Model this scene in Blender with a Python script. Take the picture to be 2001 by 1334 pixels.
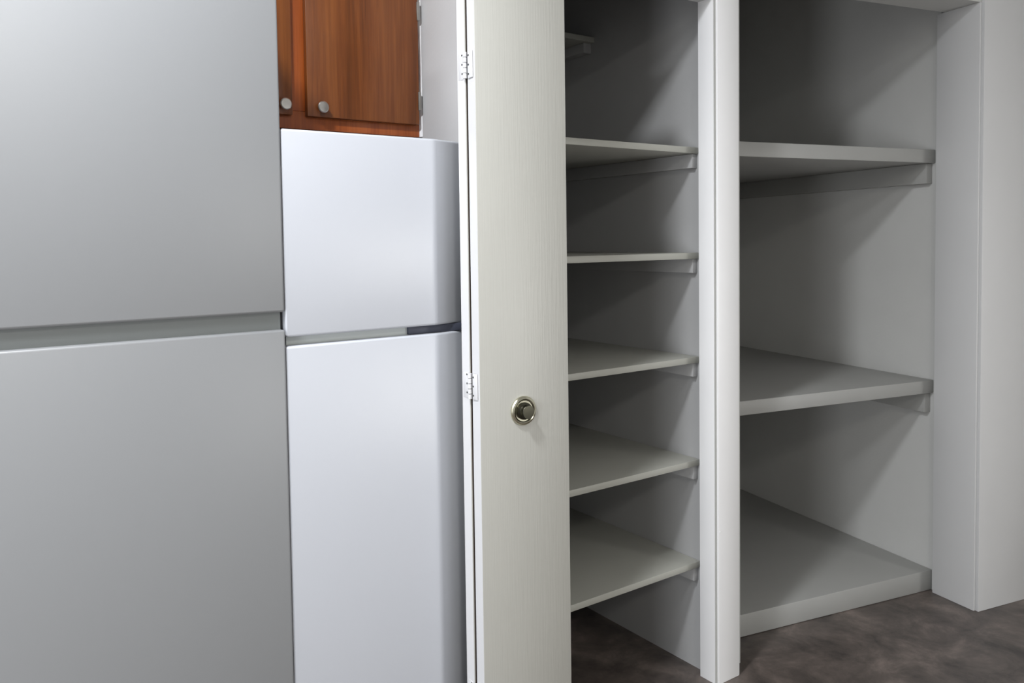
import bpy, bmesh, math, random
from mathutils import Matrix, Vector

for o in list(bpy.data.objects):
    bpy.data.objects.remove(o, do_unlink=True)
S = bpy.context.scene
C = S.collection

# ---------------------------------------------------------------- camera
cam_data = bpy.data.cameras.new('camera')
cam = bpy.data.objects.new('camera', cam_data)
C.objects.link(cam)
cam_data.sensor_width = 36.0
cam_data.lens = 36.0 * 1596.0 / 2001.0
cam_data.shift_y = -129.0 / 2001.0
cam_data.clip_start = 0.02
right = Vector((0.81653, -0.57714, -0.01357))
down = Vector((-0.03603, -0.02749, -0.99897))
fwd = Vector((0.57618, 0.81618, -0.04324))
m = Matrix.Identity(4)
for i in range(3):
    m[i][0] = right[i]; m[i][1] = -down[i]; m[i][2] = -fwd[i]
m[2][3] = 1.345
cam.matrix_world = m
S.camera = cam

# ---------------------------------------------------------------- world, lights, exposure
W = bpy.data.worlds.new('world'); S.world = W; W.use_nodes = True
W.node_tree.nodes['Background'].inputs[0].default_value = (0.75, 0.84, 1.0, 1)
W.node_tree.nodes['Background'].inputs[1].default_value = 0.3
S.view_settings.view_transform = 'Standard'
S.view_settings.look = 'None'
S.view_settings.exposure = 0.35
S.view_settings.gamma = 1.0
S.view_settings.use_curve_mapping = False


def area(name, loc, size, power, color, target=None, size_y=None):
    d = bpy.data.lights.new(name, 'AREA')
    d.energy = power; d.color = color; d.size = size
    if size_y:
        d.shape = 'RECTANGLE'; d.size_y = size_y
    o = bpy.data.objects.new(name, d); C.objects.link(o)
    o.location = loc
    t = Vector(target) if target else Vector(loc) - Vector((0, 0, 1))
    o.rotation_euler = (t - Vector(loc)).to_track_quat('-Z', 'Y').to_euler()
    return o


area('ceiling_lamp_light', (-0.05, 0.98, 2.72), 0.22, 43, (0.94, 0.965, 1.0))
area('left_fill_light', (-1.7, 0.45, 2.72), 0.4, 36, (0.95, 0.97, 1.0))  # added fill, no known fixture; evens out the falloff down the fronts
area('rear_fill_light', (0.0, -1.7, 2.72), 0.6, 36, (1.0, 0.975, 0.91))  # added fill behind the camera for front faces and the closet
area('right_fill_light', (2.95, -2.15, 0.95), 0.5, 30, (1.0, 0.99, 0.96), (1.2, 1.6, 0.9), 0.9)  # added fill, no window here; brightens casing and other front faces
area('low_left_fill_light', (-2.15, 0.1, 0.7), 1.0, 42, (0.93, 0.96, 1.0), (0.9, 1.3, 0.5))  # added low fill, no window here; lifts left-facing edges near the floor


# ---------------------------------------------------------------- materials
def mat(name, color, rough=0.5, metal=0.0, bump=None, var=0.0, spec=0.5):
    """plain paint: base colour with faint tone variation and a relief bump=(scale xyz, strength, distance)"""
    M = bpy.data.materials.new(name); M.use_nodes = True
    nt = M.node_tree; N = nt.nodes; L = nt.links
    b = N['Principled BSDF']
    b.inputs['Base Color'].default_value = (*color, 1)
    b.inputs['Roughness'].default_value = rough
    b.inputs['Metallic'].default_value = metal
    b.inputs['Specular IOR Level'].default_value = spec
    tc = N.new('ShaderNodeTexCoord')
    if var:
        n = N.new('ShaderNodeTexNoise'); n.inputs['Scale'].default_value = 6; n.inputs['Detail'].default_value = 5
        L.new(tc.outputs['Object'], n.inputs['Vector'])
        r = N.new('ShaderNodeValToRGB')
        r.color_ramp.elements[0].position = 0.3; r.color_ramp.elements[1].position = 0.7
        r.color_ramp.elements[0].color = (*[c * (1 - var) for c in color], 1)
        r.color_ramp.elements[1].color = (*[min(1, c * (1 + var)) for c in color], 1)
        L.new(n.outputs['Fac'], r.inputs['Fac']); L.new(r.outputs['Color'], b.inputs['Base Color'])
    if bump:
        sc, st, di = bump
        mp = N.new('ShaderNodeMapping'); mp.inputs['Scale'].default_value = sc
        L.new(tc.outputs['Object'], mp.inputs['Vector'])
        n = N.new('ShaderNodeTexNoise'); n.inputs['Scale'].default_value = 1; n.inputs['Detail'].default_value = 4
        L.new(mp.outputs['Vector'], n.inputs['Vector'])
        bp = N.new('ShaderNodeBump'); bp.inputs['Strength'].default_value = st; bp.inputs['Distance'].default_value = di
        L.new(n.outputs['Fac'], bp.inputs['Height']); L.new(bp.outputs['Normal'], b.inputs['Normal'])
    return M


def wood(name, c0, c1, c2, rough=0.35):
    M = bpy.data.materials.new(name); M.use_nodes = True
    nt = M.node_tree; N = nt.nodes; L = nt.links
    b = N['Principled BSDF']; b.inputs['Roughness'].default_value = rough
    tc = N.new('ShaderNodeTexCoord')
    mp = N.new('ShaderNodeMapping'); mp.inputs['Scale'].default_value = (26, 26, 1.6)
    L.new(tc.outputs['Object'], mp.inputs['Vector'])
    n = N.new('ShaderNodeTexNoise'); n.inputs['Scale'].default_value = 1.0; n.inputs['Detail'].default_value = 7
    n.inputs['Roughness'].default_value = 0.62; n.inputs['Distortion'].default_value = 0.6
    L.new(mp.outputs['Vector'], n.inputs['Vector'])
    r = N.new('ShaderNodeValToRGB')
    e = r.color_ramp.elements
    e[0].position = 0.30; e[0].color = (*c0, 1); e[1].position = 0.72; e[1].color = (*c2, 1)
    k = e.new(0.5); k.color = (*c1, 1)
    L.new(n.outputs['Fac'], r.inputs['Fac'])
    mp2 = N.new('ShaderNodeMapping'); mp2.inputs['Scale'].default_value = (190, 190, 5)
    L.new(tc.outputs['Object'], mp2.inputs['Vector'])
    n2 = N.new('ShaderNodeTexNoise'); n2.inputs['Scale'].default_value = 1.0; n2.inputs['Detail'].default_value = 3
    L.new(mp2.outputs['Vector'], n2.inputs['Vector'])
    mx = N.new('ShaderNodeMix'); mx.data_type = 'RGBA'; mx.blend_type = 'MULTIPLY'; mx.inputs['Factor'].default_value = 0.45
    L.new(r.outputs['Color'], mx.inputs['A'])
    r2 = N.new('ShaderNodeValToRGB'); r2.color_ramp.elements[0].position = 0.35; r2.color_ramp.elements[1].position = 0.6
    r2.color_ramp.elements[0].color = (0.62, 0.55, 0.5, 1)
    L.new(n2.outputs['Fac'], r2.inputs['Fac']); L.new(r2.outputs['Color'], mx.inputs['B'])
    L.new(mx.outputs['Result'], b.inputs['Base Color'])
    bp = N.new('ShaderNodeBump'); bp.inputs['Strength'].default_value = 0.15; bp.inputs['Distance'].default_value = 0.001
    L.new(n2.outputs['Fac'], bp.inputs['Height']); L.new(bp.outputs['Normal'], b.inputs['Normal'])
    return M


def slate(name):
    M = bpy.data.materials.new(name); M.use_nodes = True
    nt = M.node_tree; N = nt.nodes; L = nt.links
    b = N['Principled BSDF']; b.inputs['Roughness'].default_value = 0.38
    tc = N.new('ShaderNodeTexCoord')
    n = N.new('ShaderNodeTexNoise'); n.inputs['Scale'].default_value = 5.5; n.inputs['Detail'].default_value = 9
    n.inputs['Roughness'].default_value = 0.68; n.inputs['Distortion'].default_value = 0.35
    L.new(tc.outputs['Object'], n.inputs['Vector'])
    r = N.new('ShaderNodeValToRGB'); e = r.color_ramp.elements
    e[0].position = 0.32; e[0].color = (0.040, 0.034, 0.031, 1)
    e[1].position = 0.75; e[1].color = (0.26, 0.21, 0.185, 1)
    k = e.new(0.52); k.color = (0.115, 0.094, 0.083, 1)
    L.new(n.outputs['Fac'], r.inputs['Fac']); L.new(r.outputs['Color'], b.inputs['Base Color'])
    bp = N.new('ShaderNodeBump'); bp.inputs['Strength'].default_value = 0.25; bp.inputs['Distance'].default_value = 0.003
    L.new(n.outputs['Fac'], bp.inputs['Height']); L.new(bp.outputs['Normal'], b.inputs['Normal'])
    return M


WALLTEX = ((90, 90, 90), 0.18, 0.002)
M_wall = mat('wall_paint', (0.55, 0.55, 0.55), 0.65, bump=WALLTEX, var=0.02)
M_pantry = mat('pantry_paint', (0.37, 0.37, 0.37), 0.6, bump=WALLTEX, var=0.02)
M_trim = mat('white_trim_paint', (0.88, 0.88, 0.885), 0.35, bump=((60, 60, 14), 0.1, 0.001), var=0.01)
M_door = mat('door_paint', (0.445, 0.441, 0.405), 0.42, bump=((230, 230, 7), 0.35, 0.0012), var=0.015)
M_jamb = mat('white_jamb_paint', (0.86, 0.86, 0.865), 0.35, bump=((60, 60, 14), 0.1, 0.001), var=0.01)
M_edge = mat('door_edge_paint', (0.64, 0.64, 0.65), 0.4, bump=((120, 120, 10), 0.12, 0.001))
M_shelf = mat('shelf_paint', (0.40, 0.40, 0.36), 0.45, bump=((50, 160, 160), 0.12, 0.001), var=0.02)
M_fridge = mat('white_enamel', (0.50, 0.517, 0.558), 0.32, bump=((260, 260, 260), 0.06, 0.0006))
M_gap = mat('gasket_grey', (0.50, 0.53, 0.52), 0.5)
M_dark = mat('dark_feet_and_gap_shade', (0.06, 0.065, 0.09), 0.4)  # refrigerator feet, and the shade painted into the door gap
M_grey = mat('grey_enamel', (0.235, 0.24, 0.246), 0.38, bump=((260, 260, 260), 0.06, 0.0006))
M_greygap = mat('grey_gasket', (0.18, 0.193, 0.19), 0.5)
M_gtrim = mat('grey_trim_paint', (0.60, 0.60, 0.60), 0.5, bump=((60, 60, 14), 0.1, 0.001), var=0.01)
M_gwall = mat('grey_closet_paint', (0.53, 0.53, 0.515), 0.6, bump=WALLTEX, var=0.02)
M_gshelf = mat('grey_shelf_paint', (0.34, 0.34, 0.327), 0.5, var=0.02)
M_wood = wood('cabinet_door_veneer', (0.105, 0.029, 0.005), (0.178, 0.050, 0.009), (0.235, 0.074, 0.015))
M_frame = wood('cabinet_frame_wood', (0.26, 0.056, 0.010), (0.34, 0.080, 0.015), (0.40, 0.105, 0.022))
M_steel = mat('brushed_nickel', (0.72, 0.70, 0.66), 0.28, 1.0, bump=((400, 400, 30), 0.1, 0.0005))
M_chrome = mat('tarnished_chrome', (0.40, 0.39, 0.36), 0.35, 1.0)
M_brass = mat('satin_brass_knob', (0.66, 0.64, 0.50), 0.20, 1.0)
M_brassdark = mat('dark_knob_metal', (0.075, 0.072, 0.055), 0.32, 1.0)
M_seam = mat('grey_seam', (0.42, 0.42, 0.40), 0.7)
M_raw = mat('bare_brown_wood', (0.05, 0.036, 0.028), 0.8, var=0.2)
M_floor = slate('slate_vinyl')
M_shadow = mat('dark_cavity_black', (0.03, 0.03, 0.03), 0.8)


# ---------------------------------------------------------------- helpers
def link(name, bm, material, parent=None, smooth=False):
    me = bpy.data.meshes.new(name)
    bmesh.ops.recalc_face_normals(bm, faces=bm.faces[:])
    bm.to_mesh(me); bm.free()
    me.materials.append(material)
    if smooth:
        for p in me.polygons:
            p.use_smooth = True
        me.set_sharp_from_angle(angle=math.radians(35))
    o = bpy.data.objects.new(name, me); C.objects.link(o)
    if parent:
        o.parent = parent
    return o


def bm_box(x0, x1, y0, y1, z0, z1, bev=0.0, seg=2):
    bm = bmesh.new()
    bmesh.ops.create_cube(bm, size=1.0)
    for v in bm.verts:
        v.co = Vector((x0 + (v.co.x + .5) * (x1 - x0), y0 + (v.co.y + .5) * (y1 - y0), z0 + (v.co.z + .5) * (z1 - z0)))
    if bev:
        bmesh.ops.bevel(bm, geom=bm.edges[:], offset=bev, segments=seg, affect='EDGES', profile=0.5)
    return bm


def box(name, x0, x1, y0, y1, z0, z1, material, parent=None, bev=0.0, seg=2):
    return link(name, bm_box(x0, x1, y0, y1, z0, z1, bev, seg), material, parent, smooth=bev > 0)


def prism(name, pts, z0, z1, material, parent=None, bev=0.0, seg=2):
    """polygon in plan, extruded upwards"""
    bm = bmesh.new()
    f = bm.faces.new([bm.verts.new((x, y, z0)) for x, y in pts])
    r = bmesh.ops.extrude_face_region(bm, geom=[f])
    bmesh.ops.translate(bm, verts=[g for g in r['geom'] if isinstance(g, bmesh.types.BMVert)], vec=(0, 0, z1 - z0))
    if bev:
        es = [e for e in bm.edges if abs(e.verts[0].co.z - e.verts[1].co.z) < 1e-6]
        bmesh.ops.bevel(bm, geom=es, offset=bev, segments=seg, affect='EDGES', profile=0.5)
    return link(name, bm, material, parent, smooth=True)


def lathe(name, prof, seg, material, parent=None):
    """profile of (radius, height) turned about -Y (height runs towards -Y)"""
    bm = bmesh.new(); rings = []
    for r, h in prof:
        if r < 1e-6:
            rings.append([bm.verts.new((0, -h, 0))])
        else:
            rings.append([bm.verts.new((r * math.cos(2 * math.pi * k / seg), -h, r * math.sin(2 * math.pi * k / seg))) for k in range(seg)])
    for a, b in zip(rings, rings[1:]):
        for k in range(seg):
            if len(a) == 1 and len(b) == 1:
                continue
            if len(a) == 1:
                bm.faces.new((a[0], b[k], b[(k + 1) % seg]))
            elif len(b) == 1:
                bm.faces.new((a[k], a[(k + 1) % seg], b[0]))
            else:
                bm.faces.new((a[k], a[(k + 1) % seg], b[(k + 1) % seg], b[k]))
    return link(name, bm, material, parent, smooth=True)


def rod(name, r, z0, z1, seg, material, parent=None):
    bm = bmesh.new()
    bmesh.ops.create_cone(bm, cap_ends=True, segments=seg, radius1=r, radius2=r, depth=z1 - z0)
    bmesh.ops.translate(bm, verts=bm.verts, vec=(0, 0, (z0 + z1) / 2))
    return link(name, bm, material, parent, smooth=True)


def empty(name, loc=(0, 0, 0), rz=0.0, parent=None):
    o = bpy.data.objects.new(name, None); C.objects.link(o)
    o.empty_display_size = 0.1
    o.location = loc; o.rotation_euler = (0, 0, rz)
    if parent:
        o.parent = parent
    return o


def tag(o, label=None, cat=None, group=None, kind=None):
    if label: o['label'] = label
    if cat: o['category'] = cat
    if group: o['group'] = group
    if kind: o['kind'] = kind
    return o


def struct(o, label, cat):
    return tag(o, label, cat, kind='structure')


# ---------------------------------------------------------------- room shell
CEIL = 2.75
struct(box('floor', -2.3, 3.8, -2.3, 3.2, -0.058, -0.008, M_floor), 'dark mottled slate look vinyl floor running into the pantry', 'floor')
struct(box('ceiling', -2.3, 3.8, -2.3, 3.2, CEIL, CEIL + 0.05, M_wall), 'plain white kitchen ceiling above the cabinets and pantry', 'ceiling')
struct(box('wall_left', -2.3, -2.2, -2.3, 2.42, -0.008, CEIL, M_wall), 'off white kitchen wall left of the grey refrigerator', 'wall')
struct(box('wall_front', -2.2, 3.7, -2.3, -2.2, -0.008, CEIL, M_wall), 'off white kitchen wall facing the pantry', 'wall')
struct(box('wall_right', 3.7, 3.8, -2.3, 3.2, -0.008, CEIL, M_wall), 'off white wall right of the grey closet', 'wall')
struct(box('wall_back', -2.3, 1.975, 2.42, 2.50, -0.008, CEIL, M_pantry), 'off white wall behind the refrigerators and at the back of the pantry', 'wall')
# partition between the refrigerator bay and the pantry (its face towards the refrigerator shows above it)
struct(box('wall_pantry_left', 1.156, 1.20, 1.665, 2.42, -0.008, CEIL, M_wall), 'off white side wall of the pantry beside the wooden cabinet', 'wall')
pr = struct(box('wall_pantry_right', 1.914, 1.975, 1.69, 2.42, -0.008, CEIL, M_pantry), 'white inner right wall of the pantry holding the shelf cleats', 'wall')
struct(box('wall_pantry_header', 1.156, 1.985, 1.632, 1.69, 2.045, CEIL, M_wall), 'off white wall over the pantry doorway', 'wall')
struct(box('trim_1', 1.884, 1.980, 1.632, 1.69, -0.008, 2.06, M_jamb, bev=0.0015), 'white painted right jamb of the pantry doorway', 'door jamb')
cs = struct(box('trim_2', 1.8895, 1.985, 1.620, 1.6325, -0.008, 2.15, M_trim, bev=0.003), 'flat white casing at the right side of the pantry doorway', 'door casing')
o = box('seam_strip', 1.8862, 1.8908, 1.6265, 1.6335, -0.007, 2.04, M_seam, cs)  # plain grey strip along the joint of jamb and casing
o['label'] = 'grey strip between jamb and casing'
b = bmesh.new(); bmesh.ops.create_icosphere(b, subdivisions=2, radius=0.0022)
o = link('paint_drip', b, M_trim, cs, smooth=True); o.location = (1.8955, 1.6195, 0.461); o.scale = (1, .6, 1.6)
struct(box('trim_3', 1.20, 1.262, 1.665, 1.72, -0.008, 2.06, M_trim, bev=0.0015), 'white painted left jamb of the pantry doorway behind the folded door', 'door jamb')

# ---------------------------------------------------------------- pantry shelves
labs = ['white pantry shelf nearest the dark floor, its top seen broadly from above',
        'white pantry shelf with a broad visible top, just above the shelf nearest the floor',
        'white middle pantry shelf, right above the height of the round door knob',
        'white pantry shelf near eye level, only a sliver of its top visible',
        'white pantry shelf above eye level, its underside just visible']
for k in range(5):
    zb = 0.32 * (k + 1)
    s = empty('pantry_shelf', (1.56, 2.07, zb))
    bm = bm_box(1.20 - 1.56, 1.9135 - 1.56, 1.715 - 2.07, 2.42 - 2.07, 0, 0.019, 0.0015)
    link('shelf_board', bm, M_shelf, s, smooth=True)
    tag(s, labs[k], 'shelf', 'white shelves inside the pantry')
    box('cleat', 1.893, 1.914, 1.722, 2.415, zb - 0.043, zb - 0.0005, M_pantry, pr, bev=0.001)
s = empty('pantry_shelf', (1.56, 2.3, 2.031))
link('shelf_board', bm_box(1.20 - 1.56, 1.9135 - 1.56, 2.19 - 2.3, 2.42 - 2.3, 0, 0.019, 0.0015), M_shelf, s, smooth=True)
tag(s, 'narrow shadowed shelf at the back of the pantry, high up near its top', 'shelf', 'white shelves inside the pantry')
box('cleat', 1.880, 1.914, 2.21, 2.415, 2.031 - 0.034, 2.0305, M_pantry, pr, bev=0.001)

# ---------------------------------------------------------------- folding pantry door
door = empty('door_1', (0.997, 1.585, 0.015))
struct(door, 'white two leaf bifold door standing folded open in front of the pantry, brass knob', 'door')
H = 2.02


def leaf(px, py, ang, th, inner):
    e = empty('door_leaf', (px - 0.997, py - 1.585, 0), ang, door)
    # panel local frame: x along the leaf from the hinge edge, y from the front face (0) to the back (th)
    box('panel', 0, 0.248, 0.0006, th, 0, H, M_door, e, bev=0.0016)
    box('edge_band', -0.0004, 0.0012, 0.0016, th - 0.0012, 0.002, H - 0.002, M_edge, e)
    if inner == 'front':
        o = box('inner_face', 0.0022, 0.246, -0.0006, 0.0008, 0.004, H - 0.004, M_raw, e)
    else:
        o = box('inner_face', 0.0022, 0.246, th - 0.0002, th + 0.0006, 0.004, H - 0.004, M_raw, e)
    o['label'] = 'bare brown inner face of the folded leaf'
    return e


lf2 = leaf(0.9994, 1.547, math.radians(-3), 0.0355, 'back')
lf1 = leaf(0.9985, 1.5872, math.radians(5), 0.031, 'front')
# knob with its round plate, on the front leaf
kx = 0.1155
rs = lathe('knob_plate', [(0.0, 0.0), (0.0345, 0.0), (0.0345, 0.0035), (0.0325, 0.0062), (0.0285, 0.0074), (0.0262, 0.0060), (0.0245, 0.0042), (0.0, 0.0038)], 56, M_brass, lf2)
rs.location = (kx, 0.0004, 0.930)
rs['label'] = 'round polished knob plate with raised rim'
kb = lathe('knob', [(0.0, 0.002), (0.0205, 0.002), (0.0200, 0.0062), (0.0150, 0.0078), (0.0138, 0.0100), (0.0138, 0.0150), (0.0156, 0.0172), (0.0160, 0.0205), (0.0150, 0.0222), (0.0, 0.0226)], 48, M_brassdark, lf2)
kb.location = (kx, -0.002, 0.930)
kb['label'] = 'dark metal door knob with flat cap'


# hinges at the folded edge: barrel in the gap, plates on both leaf edges
def hinge(z):
    h = empty('hinge', (0, 0, z), 0, door)
    gx, gy = -0.0008, -0.0038
    L_ = 0.060
    for i in range(5):
        a = -L_ / 2 + i * L_ / 5
        o = rod('knuckle', 0.0046, a + 0.0007, a + L_ / 5 - 0.0007, 14, M_edge, h)
        o.location = (gx - 0.002, gy + 0.001, 0)
    for s, yc in ((-1, -0.0195), (1, 0.0185)):
        bm = bm_box(-0.0011, 0.0002, yc - 0.0105, yc + 0.0105, -L_ / 2, L_ / 2, 0.0007)
        o = link('hinge_plate', bm, M_edge, h, smooth=True)
        o.location = (0.0012 if s < 0 else 0.0, 0, 0)
        for dz in (-0.021, 0.0, 0.021):
            sc = rod('hinge_screw', 0.0024, -0.0004, 0.0004, 12, M_shadow, h)
            sc.rotation_euler = (0, math.pi / 2, 0)
            sc.location = (-0.0010 + (0.0012 if s < 0 else 0.0), yc + 0.0065 if s < 0 else yc - 0.0065, dz + (0.004 if s > 0 else 0))
    return h


for z in (0.265, 1.011 - 0.015, 1.741 - 0.015):
    hinge(z)

# ---------------------------------------------------------------- white refrigerator
fr = empty('refrigerator', (0.83, 2.0, 0))
tag(fr, 'white top freezer refrigerator below the wooden cabinet, between grey refrigerator and folded door', 'refrigerator')


def off(o, base=(0.83, 2.0, 0)):
    o.location = Vector(o.location) - Vector(base)
    return o


FX0, FX1, FY = 0.589, 1.118, 1.65
off(box('cabinet_body', FX0, FX1, 1.727, 2.385, 0.03, 1.565, M_fridge, fr, bev=0.006))


def fridge_front(dy=0.0):
    pts = [(FX0 + 0.003, FY + dy), (0.942, FY + dy)]
    # the door skin turns back near its hinge side
    for t in range(1, 9):
        a = math.radians(17) * t / 8
        R = 0.05
        pts.append((0.942 + R * math.sin(a), FY + dy + R * (1 - math.cos(a))))
    x, y = pts[-1]
    pts.append((FX1 - 0.012, y + (FX1 - 0.012 - x) * math.tan(math.radians(17))))
    pts += [(FX1, pts[-1][1] + 0.012), (FX1, 1.722), (FX0, 1.722), (FX0, FY + dy + 0.003)]
    return pts


off(prism('freezer_door', fridge_front(), 1.1495, 1.581, M_fridge, fr, bev=0.0055, seg=3))
off(prism('fresh_food_door', fridge_front(), 0.10, 1.1300, M_fridge, fr, bev=0.0055, seg=3))
g = off(box('door_gasket', FX0 + 0.01, FX1 - 0.01, 1.678, 1.727, 1.124, 1.156, M_gap, fr))
g['label'] = 'grey gasket strip in the gap between the two doors'
g = off(box('gap_shade_block', 0.885, FX1 - 0.002, 1.670, 1.70, 1.1305, 1.149, M_dark, fr, bev=0.002))  # dark block stands in for shade in the right part of the gap
g['label'] = 'dark block painted as shade in the gap between the two doors'
off(box('base_grille', FX0 + 0.01, FX1 - 0.01, 1.70, 1.727, 0.02, 0.092, M_gap, fr, bev=0.003))
for x in (FX0 + 0.06, FX1 - 0.06):
    for y in (1.78, 2.33):
        o = off(rod('foot', 0.018, -0.008, 0.032, 16, M_dark, fr)); o.location += Vector((x, y, 0))

# ---------------------------------------------------------------- grey refrigerator at the left
gr = empty('refrigerator', (0.2, 2.0, 0))
tag(gr, 'tall light grey refrigerator at far left with recessed strip between its two doors', 'refrigerator')
gb = (0.2, 2.0, 0)
GX0, GX1, GY = -0.22, 0.5865, 1.645
off(box('cabinet_body', GX0, GX1 - 0.004, 1.727, 2.385, 0.03, 1.99, M_grey, gr, bev=0.006), gb)
off(box('freezer_door', GX0, GX1, GY, 1.722, 1.203, 2.0, M_grey, gr, bev=0.005, seg=3), gb)
off(box('fresh_food_door', GX0, GX1, GY, 1.722, 0.10, 1.166, M_grey, gr, bev=0.005, seg=3), gb)
off(box('door_gasket', GX0 + 0.01, GX1 - 0.004, 1.664, 1.727, 1.15, 1.22, M_greygap, gr), gb)
off(box('base_grille', GX0 + 0.01, GX1 - 0.01, 1.70, 1.727, 0.02, 0.092, M_greygap, gr, bev=0.003), gb)
for x in (GX0 + 0.06, GX1 - 0.06):
    for y in (1.78, 2.33):
        o = off(rod('foot', 0.018, -0.008, 0.032, 16, M_dark, gr), gb); o.location += Vector((x, y, 0))

# ---------------------------------------------------------------- wooden wall cabinet
cab = empty('wall_cabinet', (0.75, 2.25, 1.643))
tag(cab, 'reddish brown wooden wall cabinet with two doors and nickel knobs above the white refrigerator', 'cabinet')
cb = (0.75, 2.25, 1.643)
ZB, ZT = 1.6435, 2.40
CX0, CX1, CY = 0.590, 1.150, 2.08
off(box('carcass', CX0, CX1, CY + 0.02, 2.418, ZB + 0.006, ZT, M_frame, cab), cb)
off(box('bottom_rail', CX0, CX1, CY, CY + 0.02, ZB, 1.690, M_frame, cab, bev=0.0012), cb)
off(box('top_rail', CX0, CX1, CY, CY + 0.02, 2.335, ZT, M_frame, cab, bev=0.0012), cb)
for a, b_ in ((CX0, CX0 + 0.030), (0.752, 0.826), (CX1 - 0.038, CX1)):
    off(box('stile', a, b_, CY, CY + 0.0195, 1.690, 2.335, M_frame, cab, bev=0.0012), cb)


def cab_door(x0, x1, knob_x, hinge_x, hs):
    d = empty('cabinet_door', ((x0 + x1) / 2 - cb[0], CY - cb[1], 1.676 - cb[2]), 0, cab)
    w = (x1 - x0) / 2
    box('door_panel', -w, w, -0.019, -0.0008, 0, 0.672, M_wood, d, bev=0.0022)
    k = lathe('knob', [(0, 0), (0.0062, 0), (0.0058, 0.009), (0.0085, 0.013), (0.0140, 0.0150), (0.0155, 0.0180), (0.0150, 0.0215), (0.0128, 0.0236), (0.0, 0.0245)], 36, M_steel, d)
    k.location = (knob_x - (x0 + x1) / 2, -0.019, 0.0235)
    k['label'] = 'round brushed nickel knob'
    for z in (1.742 - 1.676, 1.995 - 1.676):
        bm = bm_box(-0.0042, 0.0050, -0.0225, 0.0, -0.026, 0.026, 0.0012)
        h = link('hinge', bm, M_chrome, d, smooth=True)
        h.location = (hs * w, 0, z)


cab_door(0.8085, 1.1405, 0.8445, 1.1405, 1)
cab_door(0.606, 0.769, 0.7440, 0.606, -1)
# painted filler and caulk between the cabinet and the wall
bm = bmesh.new()
random.seed(4)
prev = None
zs = [ZB + 0.001 + i * (ZT - ZB) / 26 for i in range(27)]
rows = []
for z in zs:
    e = random.uniform(-0.0016, 0.0016)
    rows.append([bm.verts.new(p) for p in ((1.1505 + e, 2.079, z), (1.1555, 2.071, z), (1.1555, 2.10, z), (1.1505, 2.10, z))])
for a, c in zip(rows, rows[1:]):
    for k in range(4):
        bm.faces.new((a[k], a[(k + 1) % 4], c[(k + 1) % 4], c[k]))
bm.faces.new(rows[0]); bm.faces.new(rows[-1])
struct(link('trim_4', bm, M_trim), 'uneven white caulk strip between the wooden cabinet and the pantry side wall', 'caulk')

# ---------------------------------------------------------------- grey open closet at the right (its wall stands at a slight angle)
ORG = Vector((1.985, 1.62, 0)); ANG = math.radians(-12)
CW = 1.038


def cl(o):
    o.location = ORG; o.rotation_euler = (0, 0, ANG)
    return o


struct(cl(box('wall_closet_left', 0.02, 0.05, 0.06, 1.36, -0.008, 2.74, M_gwall)), 'grey inner left wall of the open closet behind the casing', 'wall')
struct(cl(box('wall_closet_back', 0.05, 1.10, 1.33, 1.36, -0.008, 2.74, M_gwall)), 'grey back wall of the open closet', 'wall')
cr = struct(cl(box('wall_closet_right', 1.060, 1.10, 0.172, 1.33, -0.008, 2.74, M_gwall)), 'grey inner right wall of the open closet holding its shelf cleats', 'wall')
struct(cl(box('wall_closet_header', 0.0, 1.06, 0.0, 0.14, 2.15, 2.74, M_gwall)), 'grey wall over the open closet', 'wall')
struct(cl(box('trim_5', 1.038, 1.0995, 0.0, 0.172, -0.008, 2.15, M_gtrim, bev=0.0015)), 'light grey jamb at the right side of the open closet', 'door jamb')
struct(cl(box('trim_6', 1.0445, 1.30, -0.013, 0.0005, -0.008, 2.22, M_gtrim, bev=0.003)), 'light grey casing at the far right beside the open closet', 'door casing')
struct(cl(box('wall_closet_front', 1.1005, 1.75, 0.001, 0.10, -0.008, 2.74, M_wall)), 'off white wall beyond the grey closet casing', 'wall')
gl = ['wide grey closet shelf just above eye level, highest of its closet',
      'wide grey closet shelf at knob height beside the white casing',
      'grey closet bottom board low above the dark floor']
for (zt, zb), lb in zip(((1.660, 1.610), (0.797, 0.748), (0.070, -0.007)), gl):
    s = empty('closet_shelf', ORG + Matrix.Rotation(ANG, 3, 'Z') @ Vector((0.55, 0.7, 0)) + Vector((0, 0, zb)), ANG)
    link('shelf_board', bm_box(0.052 - 0.55, 1.0595 - 0.55, 0.19 - 0.7, 1.329 - 0.7, 0, zt - zb, 0.003), M_gshelf, s, smooth=True)
    tag(s, lb, 'shelf', 'grey shelves in the open closet')
    if zb > 0.1:
        o = box('cleat', 1.030, 1.0595, 0.205, 1.32, zb - 0.075, zb - 0.0005, M_gshelf, cr, bev=0.001)
